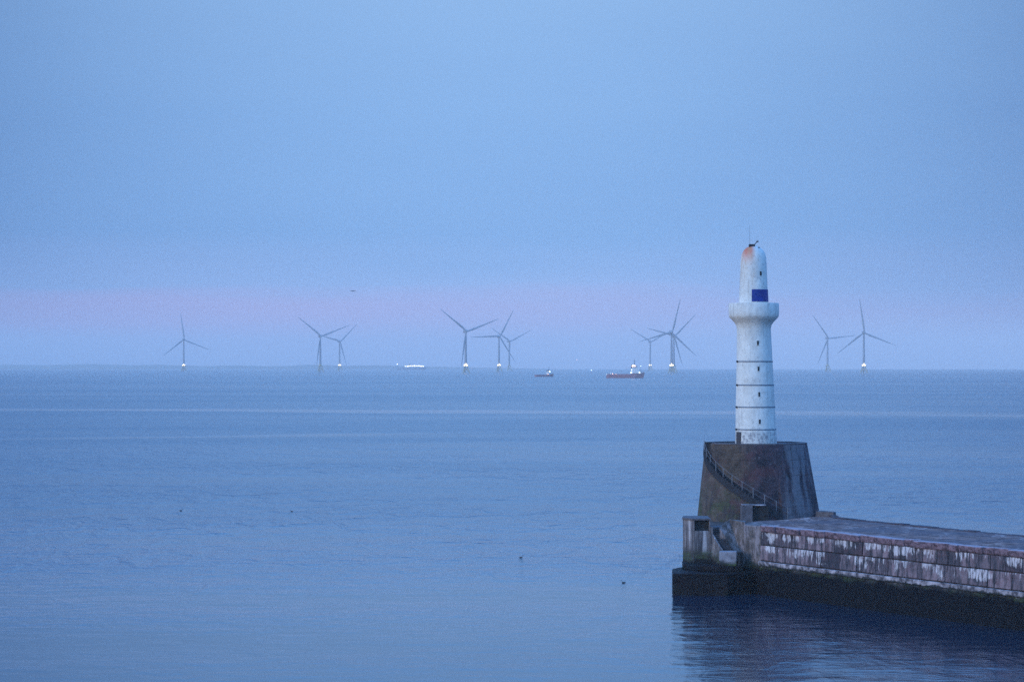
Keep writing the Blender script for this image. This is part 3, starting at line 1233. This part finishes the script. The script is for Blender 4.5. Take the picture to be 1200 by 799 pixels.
for px, row in ((886.4, 402), (887.0, 432), (887.7, 461.7), (888.2, 493.4)):
    z = zrow(row)
    slit(px, row, TW, TX + leanf(z))
slit(890.2, 321, LR, TX + LX, 0.22, 0.46)

# door at foot, left
z = zrow(513)
door = slit(864.6, 513, TW, TX + leanf(z), 0.85, 1.35, name='door', mat=plain('weathered_door', (0.05, 0.045, 0.05), 0.7))

# iron bands
for row in (423.5, 451, 476.7, 502.8):
    z = zrow(row)
    r = hwat(z, TW)
    m = MB()
    m.lathe([(r - .03, z - .065), (r + .03, z - .065), (r + .03, z + .065), (r - .03, z + .065)], TX + leanf(z), TY, 72)
    b = lbuild(m, 'band', M_BAND, smooth=True)
    m = MB()
    a = math.asin(-0.955)
    m.box((TX + leanf(z) + (r + .06) * math.sin(a), TY - (r + .06) * math.cos(a), z), (0.24, 0.16, 0.20), rot=a)
    m.build('clamp', M_IRON, b)

# dome top: lamp box with bracket, vent, lightning rod
xt = (882 - 600) * k_
m = MB()
zt = zrow(288.6)
m.box((xt - .1, TY - .2, zt + .06), (0.66, 0.5, 0.30))
m.tube((xt + .15, TY - .2, zt + .1), (xt + .42, TY - .2, zt + .45), 0.05)
m.box((xt + .50, TY - .2, zt + .50), (0.22, 0.16, 0.15), rot=0)
m.tube((xt - .3, TY - .2, zt - .22), (xt - .12, TY - .2, zt - .02), 0.10)
lbuild(m, 'fog_signal', M_IRON, bevel=0.02)
m = MB()
m.tube((xt + .62, TY - .55, zrow(291.5) - .1), (xt + .62, TY - .55, zrow(291.5) + .16), 0.09)
lbuild(m, 'vent', M_IRON)
m = MB()
m.tube(((878.6 - 600) * k_, TY - .1, zrow(290)), ((878.4 - 600) * k_, TY - .1, zrow(264)), 0.014, 0.008, 6)
lbuild(m, 'lightning_rod', M_IRON)

# kerb right of the plinth
m = MB()
m.prism([(32.2, 285.0), (33.9, 283.4), (34.25, 284.2), (33.0, 287.0)], 6.0, 7.22)
pbuild(m, 'parapet_stub', M_STEP, bevel=0.04)

# ================================================================== wind turbines
M_TURB = plain('turbine_paint', (0.25, 0.27, 0.30), 0.5, var=0.05, sc=0.1)
M_YEL = plain('yellow_jacket_paint', (0.40, 0.33, 0.16), 0.6, var=0.1, sc=0.3)
M_LAMP = glow_mat('floodlight_glow', (1.0, 0.84, 0.55, 1), 5.0)
HUB, BL = 97.0, 82.0


def make_turbine(lit):
    root = thing('wind_turbine', '', 'wind turbine')
    # jacket foundation: three splayed legs, braces, platform
    m = MB()
    feet, tops = [], []
    for k in range(3):
        a = 2 * PI * k / 3 + PI / 6 + PI
        feet.append(Vector((11 * math.cos(a), 11 * math.sin(a), -4)))
        tops.append(Vector((4.2 * math.cos(a), 4.2 * math.sin(a), 17)))
        m.tube(feet[-1], tops[-1], 0.9, 0.8, 8)
    for k in range(3):
        j = (k + 1) % 3
        m.tube(feet[k].lerp(tops[k], .25), feet[j].lerp(tops[j], .85), .4, n=6)
        m.tube(feet[j].lerp(tops[j], .25), feet[k].lerp(tops[k], .85), .4, n=6)
    m.lathe([(4.0, 15.5), (5.8, 16.5), (5.8, 17.6), (3.3, 17.8), (3.2, 22)], 0, 0, 20)
    m.build('foundation', M_YEL, root, smooth=True)
    m = MB()
    m.lathe([(2.9, 22), (2.7, 45), (2.3, 70), (1.8, HUB - 2)], 0, 0, 20)
    m.build('tower', M_TURB, root, smooth=True)
    m = MB()
    # nacelle: tapered rounded box, rotor towards -y
    sec = [(-5.5, 2.2, 2.4), (-4, 3.4, 3.6), (4, 3.8, 4.0), (11, 3.6, 3.9), (14, 2.6, 3.0)]
    vs = []
    for y, w, h in sec:
        for i in range(12):
            a = 2 * PI * i / 12
            c_, s_ = math.cos(a), math.sin(a)
            e = 0.6
            vs.append((w * math.copysign(abs(c_) ** e, c_), y, HUB + 0.4 + h * math.copysign(abs(s_) ** e, s_)))
    fs = []
    for j in range(len(sec) - 1):
        for i in range(12):
            k = (i + 1) % 12
            fs.append((j * 12 + i, j * 12 + k, (j + 1) * 12 + k, (j + 1) * 12 + i))
    fs += [tuple(range(12)), tuple(range(48, 60))[::-1]]
    m.add(vs, fs)
    m.build('nacelle', M_TURB, root, smooth=True)
    rot = bpy.data.objects.new('rotor', None)
    COL.objects.link(rot)
    rot.parent = root
    rot.location = (0, -8, HUB)
    m = MB()
    vs = []
    for y, r in ((3, 2.2), (1, 2.6), (-1.2, 2.3), (-2.8, 1.3), (-3.4, .2)):
        for i in range(14):
            a = 2 * PI * i / 14
            vs.append((r * math.cos(a), y, r * math.sin(a)))
    fs = []
    for j in range(4):
        for i in range(14):
            k = (i + 1) % 14
            fs.append((j * 14 + i, j * 14 + k, (j + 1) * 14 + k, (j + 1) * 14 + i))
    fs += [tuple(range(14)), tuple(range(56, 70))[::-1]]
    m.add(vs, fs)
    m.build('hub', M_TURB, rot, smooth=True)
    # blade profile stations: (r, chord, thickness, twist deg, flap)
    stn = [(1.5, 3.6, 3.4, 0), (6, 3.9, 3.0, 10), (14, 5.6, 1.9, 14), (24, 5.2, 1.3, 10), (40, 3.9, .8, 5), (58, 2.8, .5, 2), (72, 1.9, .32, 0), (80, 1.2, .2, -1), (82, .4, .1, -1)]
    vs = []
    nn = 10
    for r, ch, th_, tw in stn:
        for i in range(nn):
            a = 2 * PI * i / nn
            u = ch * .85 * (0.5 * math.cos(a) + 0.18)
            v = th_ * 0.5 * math.sin(a)
            c_, s_ = math.cos(R(tw)), math.sin(R(tw))
            vs.append((u * c_ - v * s_, -(u * s_ + v * c_) - 0.0006 * r * r * .5, r))
    fs = []
    for j in range(len(stn) - 1):
        for i in range(nn):
            k = (i + 1) % nn
            fs.append((j * nn + i, j * nn + k, (j + 1) * nn + k, (j + 1) * nn + i))
    fs += [tuple(range(nn))[::-1], tuple(range((len(stn) - 1) * nn, len(stn) * nn))]
    for k in range(3):
        mm = MB()
        mm.add(vs, fs)
        b = mm.build('blade', M_TURB, rot, smooth=True)
        b.rotation_euler = (0, R(-120 * k), 0)
    if lit:
        m = MB()
        for k in range(6):
            a = 2 * PI * k / 6 + PI / 6
            m.lathe([(.3, 16.2), (1.4, 16.9), (1.1, 18.6), (.5, 20.5 + 2.5 * (k == 4)), (.1, 21.0 + 2.8 * (k == 4))], 3.5 * math.cos(a), 3.5 * math.sin(a), 10)
        m.build('floodlight', M_LAMP, root, smooth=True)
    return root


proto_l, proto_d = make_turbine(True), make_turbine(False)
TURB = [  # px, distance, first blade angle (deg, counter-clockwise from right), yaw, lit, label
    (215.3, 8200, 98, 8, True, 'leftmost wind turbine, standing alone with a bright light at its foot'),
    (375.4, 7250, 141, 12, False, 'unlit wind turbine, left and taller of the pair left of the picture centre'),
    (397.9, 8850, 45, 20, True, 'smaller wind turbine with lit foot just right of a taller unlit one'),
    (545.8, 6200, 141, 14, True, 'tall wind turbine with lit foot to the right of the long lit ship'),
    (584.7, 7300, 62, 16, True, 'wind turbine with lit foot and one level blade pointing left'),
    (596.7, 8850, 147, 22, False, 'faint unlit wind turbine close behind the one with a level blade'),
    (761.9, 9000, 149, 14, True, 'small wind turbine with lit foot just right of the red supply ship'),
    (786.9, 6400, 76, 8, True, 'tall wind turbine with lit foot nearest the left side of the lighthouse'),
    (789.6, 7200, 45, 16, False, 'unlit wind turbine almost hidden behind the tall one left of the lighthouse'),
    (969.8, 7800, 126, 18, False, 'faint unlit wind turbine first to the right of the lighthouse'),
    (1012.3, 6450, 98, 6, True, 'rightmost wind turbine with a bright light at its foot'),
]
used_l = used_d = False
for px, d, ang, yaw, lit, lab in TURB:
    if lit:
        o = copy_tree(proto_l) if used_l else proto_l
        used_l = True
    else:
        o = copy_tree(proto_d) if used_d else proto_d
        used_d = True
    x = (px - 600) / F * d
    o.location = (x, d, drop(x, d))
    o.rotation_euler = (0, 0, R(yaw) - math.atan2(x, d))
    for ch in o.children:
        if ch.name.startswith('rotor'):
            ch.rotation_euler = (0, R(90 - ang), 0)
    tag(o, lab, 'wind turbine', 'offshore wind turbines along the horizon')

# ================================================================== ships
M_RED = plain('red_hull', (0.34, 0.13, 0.15), 0.5, var=0.15, sc=0.2)
M_BOOT = plain('dark_hull', (0.03, 0.035, 0.06), 0.5, var=0.2, sc=0.2)
M_SUPER = plain('ship_white', (0.72, 0.72, 0.70), 0.5, var=0.06, sc=0.2)
M_DECKG = plain('deck_green', (0.10, 0.14, 0.12), 0.7, var=0.2, sc=0.3)
L_COOL = glow_mat('cool_deck_light', (0.75, 0.95, 1.0, 1), 5)
L_WARM = glow_mat('warm_deck_light', (1.0, 0.66, 0.50, 1), 5)
L_WHITE = glow_mat('white_cabin_light', (1.0, 0.95, 0.84, 1), 4)
M_GLASS = plain('dark_glass', (0.01, 0.015, 0.02), 0.1)


def hull(m, L, Bm, z0, deck_aft, deck_fwd, bow_from=0.6):
    """hull along +x (bow at +x)"""
    n = 20
    vs = []
    for i in range(n + 1):
        u = i / n
        x = -L / 2 + L * u
        w = Bm / 2 * (1 - max(0, (u - bow_from) / (1 - bow_from)) ** 2.2) * (0.88 + 0.12 * min(1, u / .08))
        wl = w * (0.9 - 0.5 * max(0, (u - .75) / .25))
        dz = deck_aft if u < .62 else deck_aft + (deck_fwd - deck_aft) * min(1, (u - .62) / .05)
        if u > .85:
            dz += (u - .85) / .15 * 1.2
        xb = x + (0.05 * L * max(0, (u - .85) / .15))
        vs += [(x, -wl, z0), (xb, -w - .05, dz), (xb, w + .05, dz), (x, wl, z0)]
    fs = []
    for i in range(n):
        for k in range(4):
            a, b = i * 4 + k, i * 4 + (k + 1) % 4
            fs.append((a, b, b + 4, a + 4))
    fs += [(0, 1, 2, 3), (n * 4 + 3, n * 4 + 2, n * 4 + 1, n * 4)]
    m.add(vs, fs)


def ship(px0, px1, d, label, scale_h=1.0, yaw=0, lamps='full'):
    L = abs(px1 - px0) / F * d / max(.3, math.cos(R(yaw)))
    pxc = (px0 + px1) / 2
    x = (pxc - 600) / F * d
    r = thing('supply_ship', label, 'ship', (x, d, drop(x, d)), R(yaw))
    s = L / 58.0
    m = MB(); hull(m, L, 14 * s, -1.5, 4.2 * s, 7.5 * s)
    h = m.build('hull', M_RED, r, bevel=0)
    m = MB(); m.box((-L * .18, 0, 4.3 * s), (L * .58, 11.5 * s, .25))
    m.build('cargo_deck', M_DECKG, r)
    m = MB()
    m.box((L * .29, 0, 9.2 * s), (L * .26, 12.5 * s, 3.6 * s))
    m.box((L * .28, 0, 12.5 * s), (L * .21, 11.5 * s, 3.0 * s))
    m.box((L * .27, 0, 15.3 * s), (L * .15, 10 * s, 2.6 * s))
    sp = m.build('superstructure', M_SUPER, r, bevel=.2)
    m = MB()
    m.box((L * .27, 0, 18.0 * s), (L * .14, 12 * s, 2.7 * s))
    br = m.build('bridge', M_SUPER, r, bevel=.3)
    m = MB()
    m.box((L * .27, 0, 18.3 * s), (L * .143, 12.2 * s, 1.1 * s))
    m.build('window', M_GLASS, br)
    for sy in (-4, 4):
        m = MB()
        m.box((L * .20, sy * s, 17.5 * s), (2.4 * s, 1.8 * s, 6 * s))
        m.build('funnel', M_BOOT, r, bevel=.2)
    m = MB()
    m.tube((L * .27, 0, 19 * s), (L * .27, 0, 30 * s), .55 * s, .25 * s)
    m.box((L * .27, 0, 24 * s), (.6 * s, 6 * s, .5 * s))
    m.box((L * .27, 0, 27 * s), (3.2 * s, 1 * s, .5 * s))
    m.build('mast', M_BOOT, r)
    m = MB()
    m.tube((L * .44, 0, 8 * s), (L * .44, 0, 15 * s), .3 * s, .2 * s)
    m.build('mast', M_BOOT, r)
    for sy in (-1, 1):
        m = MB()
        m.box((-L * .18, sy * 6.6 * s, 5.3 * s), (L * .60, .3 * s, 2.0 * s))
        m.build('cargo_rail', M_RED, r)

    def lamp(x_, y_, z_, rad, mat):
        q = MB()
        q.lathe([(rad * .2, z_ - rad), (rad * .85, z_ - rad * .5), (rad, z_), (rad * .85, z_ + rad * .5), (rad * .2, z_ + rad)], x_, y_, 10)
        q.build('deck_lamp', mat, r, smooth=True)
    yl = -7.2 * s
    if lamps == 'full':
        lamp(L * .175, yl, 8.3, .95, L_COOL)
        lamp(L * .40, yl, 8.3, .85, L_COOL)
        lamp(L * .18, yl, 12.6, .55, L_COOL)
        for k in range(3):
            lamp(L * (.215 + .028 * k), yl + 1, 18.6 + (k == 1) * .6, 1.2 - .15 * k, L_WARM)
        lamp(L * .44, yl + 4, 18.5, .42, L_COOL)
        lamp(-L * .33, yl + .3, 6.6, .50, L_WARM)
        lamp(-L * .39, yl + .3, 6.9, .36, L_COOL)
        lamp(-L * .24, yl + .3, 6.2, .36, L_WARM)
        lamp(-L * .49, 0, 5.6, .30, L_COOL)
    else:
        lamp(L * .26, yl + .5, 15.2 * s, .8, L_COOL)
        lamp(L * .16, yl + .5, 7.6 * s, .45, L_WARM)
    return r


ship(710.5, 753.5, 4150, 'red supply ship with bright deck lights left of the lighthouse')
ship(627.5, 648, 4550, 'smaller hazy ship with few lights left of the red supply ship', yaw=28, lamps='few')

# long lit vessel near the horizon
d = 11500
x = (482 - 600) / F * d
v = thing('passenger_ship', 'long ship with a row of bright lights far off, left of centre', 'ship', (x, d, drop(x, d)))
Lv = 34 / F * d
m = MB(); hull(m, Lv, 20, -2, 9, 11, .7)
m.build('hull', plain('grey_blue_hull', (0.22, 0.28, 0.36), 0.6, sc=.1), v)
m = MB()
m.box((Lv * .12, 0, 14), (Lv * .68, 17, 6))
m.box((Lv * .16, 0, 19), (Lv * .50, 15, 4))
m.box((Lv * .30, 0, 22.5), (Lv * .12, 15, 3))
m.build('superstructure', M_SUPER, v, bevel=.3)
for k in range(9):
    m = MB()
    m.box((Lv * (-.19 + .075 * k), -8.6, 15.3 + (1.6 if 1 < k < 7 else 0)), (Lv * .052, .5, 2.6 + 1.3 * (k % 3 == 1)))
    m.build('deck_lights', L_WHITE, v)
m = MB()
m.tube((-Lv * .48, 0, 9), (-Lv * .48, 0, 24), .6, .4)
m.build('mast', M_BOOT, v)
m = MB()
m.tube((Lv * .28, 0, 24), (Lv * .28, 0, 33), .6, .3)
m.build('mast', M_BOOT, v)
m = MB()
m.box((-Lv * .05, 0, 21), (7, 6, 8))
m.build('funnel', M_BOOT, v)
m = MB()
m.lathe([(.3, 22.5), (1.9, 23.4), (2.1, 24.6), (1.9, 25.8), (.3, 26.6)], -Lv * .48, -.5, 12)
m.build('masthead_light', L_COOL, v, smooth=True)

# buoy with white light
d = 6600
x = (693 - 600) / F * d
b = thing('navigation_buoy', 'small lit buoy on the water between the two nearer ships', 'buoy', (x, d, drop(x, d)))
m = MB()
m.lathe([(1.0, -1.0), (2.2, -.4), (2.2, .9), (1.6, 1.3)], 0, 0, 18)
m.build('float', M_RED, b, smooth=True)
m = MB()
for k in range(4):
    a = PI / 2 * k + .4
    m.tube((1.3 * math.cos(a), 1.3 * math.sin(a), 1.2), (.35 * math.cos(a), .35 * math.sin(a), 6), .12)
m.lathe([(.6, 5.6), (.6, 5.8)], 0, 0, 12)
m.build('tower', M_RED, b)
m = MB()
m.lathe([(.2, 5.8), (.75, 6.1), (.8, 7.0), (.2, 7.5)], 0, 0, 12)
m.build('lamp', L_COOL, b, smooth=True)

# aircraft showing as a faint pink light above the horizon
p = P(676, 421, 9000)
a = thing('aircraft', 'tiny aircraft with a faint pinkish light just above the horizon', 'aircraft', p)
m = MB()
vs = []
for y, r_ in ((-3.2, .2), (-2.6, .8), (-1, 1.2), (1.4, 1.1), (3.5, .45), (8, .22), (8.5, .1)):
    for i in range(12):
        t_ = 2 * PI * i / 12
        vs.append((r_ * math.cos(t_), y, r_ * 1.1 * math.sin(t_) + (0.5 if y > 3 else 0)))
fs = []
for j in range(6):
    for i in range(12):
        k = (i + 1) % 12
        fs.append((j * 12 + i, j * 12 + k, (j + 1) * 12 + k, (j + 1) * 12 + i))
fs += [tuple(range(12)), tuple(range(72, 84))[::-1]]
m.add(vs, fs)
m.box((0, 8.2, 1.3), (.15, 1.0, 2.0))
m.tube((0, 0, 1.2), (0, 0, 2.0), .2)
m.build('fuselage', M_SUPER, a, smooth=True)
for k in range(4):
    m = MB()
    m.box((3.3 * math.cos(PI / 2 * k + .5), 3.3 * math.sin(PI / 2 * k + .5), 2.0), (6.6, .35, .06), rot=PI / 2 * k + .5)
    m.build('rotor_blade', M_BOOT, a)
m = MB()
m.lathe([(.1, -1.9), (.7, -1.6), (.85, -1.0), (.6, -.5), (.1, -.3)], 0, -3.0, 10)
m.build('landing_light', glow_mat('pink_light', (1.0, .62, .66, 1), 4), a, smooth=True)

# ================================================================== seabirds
M_BIRD = plain('dark_feathers', (0.018, 0.018, 0.022), 0.7, sc=8)


def ring_body(stations, n=10):
    """closed body from (x, z, ry, rz) stations along x"""
    vs, fs = [], []
    for x_, z_, ry, rz in stations:
        for i in range(n):
            a_ = 2 * PI * i / n
            vs.append((x_, ry * math.cos(a_), z_ + rz * math.sin(a_)))
    for j in range(len(stations) - 1):
        for i in range(n):
            k = (i + 1) % n
            fs.append((j * n + i, j * n + k, (j + 1) * n + k, (j + 1) * n + i))
    fs += [tuple(range(n)), tuple(range((len(stations) - 1) * n, len(stations) * n))[::-1]]
    return vs, fs


def swim_bird():
    m = MB()
    vs, fs = ring_body([(-.42, .12, .02, .02), (-.30, .10, .07, .05), (-.15, .08, .13, .10), (.02, .07, .15, .12), (.16, .10, .12, .11),
                        (.23, .20, .065, .07), (.26, .32, .05, .05), (.29, .41, .055, .05), (.35, .43, .055, .05), (.40, .42, .035, .03), (.46, .41, .015, .012), (.50, .405, .006, .005)])
    m.add(vs, fs)
    return m


bird_mb = swim_bird()
BIRDS = [(212, 597, 20, 'black seabird sitting on the water at the far left'),
         (341.7, 598, 160, 'black seabird on the water, second from the left'),
         (610.7, 652, 10, 'black seabird floating on the water near the middle'),
         (730.5, 681.5, 185, 'black seabird floating just left of the breakwater head')]
bmesh0 = None
for px, row, rz, lab in BIRDS:
    d = H * F / (row - EYE + 1.2)
    x = (px - 600) / F * d
    if bmesh0 is None:
        o = bird_mb.build('seabird', M_BIRD, smooth=True)
        bmesh0 = o.data
        sm = o.modifiers.new('smooth', 'SUBSURF')
        sm.levels = sm.render_levels = 1
        first_b = o
    else:
        o = first_b.copy()
        COL.objects.link(o)
    o.location = (x, d, drop(x, d) - 0.01)
    o.rotation_euler = (0, 0, R(rz))
    o.scale = (0.68, 0.68, 0.68)
    tag(o, lab, 'bird', 'seabirds on the water')


def gull():
    m = MB()
    vs, fs = ring_body([(-.30, .0, .04, .01), (-.18, .0, .05, .04), (-.03, .0, .075, .07), (.12, .01, .07, .065), (.20, .03, .05, .05), (.26, .03, .04, .035), (.33, .02, .01, .01)])
    m.add(vs, fs)
    for s_ in (-1, 1):
        prof_ = [(.04, .07, .10, .03, .00), (.30, .10, .10, .02, .14), (.55, .06, .06, .012, .15), (.78, -.02, .015, .006, .08)]
        vs, fs = [], []
        for y_, xc, ch, th_, z_ in prof_:
            for dx_, dz_ in ((ch, 0), (0, th_), (-ch, 0), (0, -th_)):
                vs.append((xc + dx_, s_ * y_, z_ + dz_))
        for j in range(3):
            for i in range(4):
                k = (i + 1) % 4
                fs.append((j * 4 + i, j * 4 + k, (j + 1) * 4 + k, (j + 1) * 4 + i))
        fs += [(0, 1, 2, 3), (15, 14, 13, 12)]
        m.add(vs, fs)
    return m


M_GULL = plain('grey_feathers', (0.02, 0.02, 0.025), 0.7, sc=8)
for k, (px, row, d, rz, sc2, lab) in enumerate([(413.5, 341, 620, 95, 1.0, 'dark bird flying in the sky above the paired turbines'),
                                                 (984, 373.5, 1500, 80, 1.0, 'tiny faint bird flying between the two turbines right of the lighthouse')]):
    p = P(px, row, d)
    if k == 0:
        g0 = gull().build('flying_bird', M_GULL, smooth=True)
        o = g0
    else:
        o = g0.copy()
        COL.objects.link(o)
    o.location = p
    o.rotation_euler = (0, R(32), R(rz))
    tag(o, lab, 'bird', 'birds in flight')

# ================================================================== haze
m = MB()
m.box((0, 0, 90), (49400, 49400, 300))
hz = bpy.data.materials.new('haze_air')
hz.use_nodes = True
hn = hz.node_tree
hn.nodes.clear()
ho = hn.nodes.new('ShaderNodeOutputMaterial')
hv = hn.nodes.new('ShaderNodeVolumePrincipled')
hv.inputs['Density'].default_value = 8.2e-5
hv.inputs['Color'].default_value = (0.95, 0.93, 0.90, 1)
hv.inputs['Anisotropy'].default_value = -0.3
hn.links.new(hv.outputs[0], ho.inputs['Volume'])
ho_ = m.build('haze', hz)
ho_['kind'] = 'stuff'
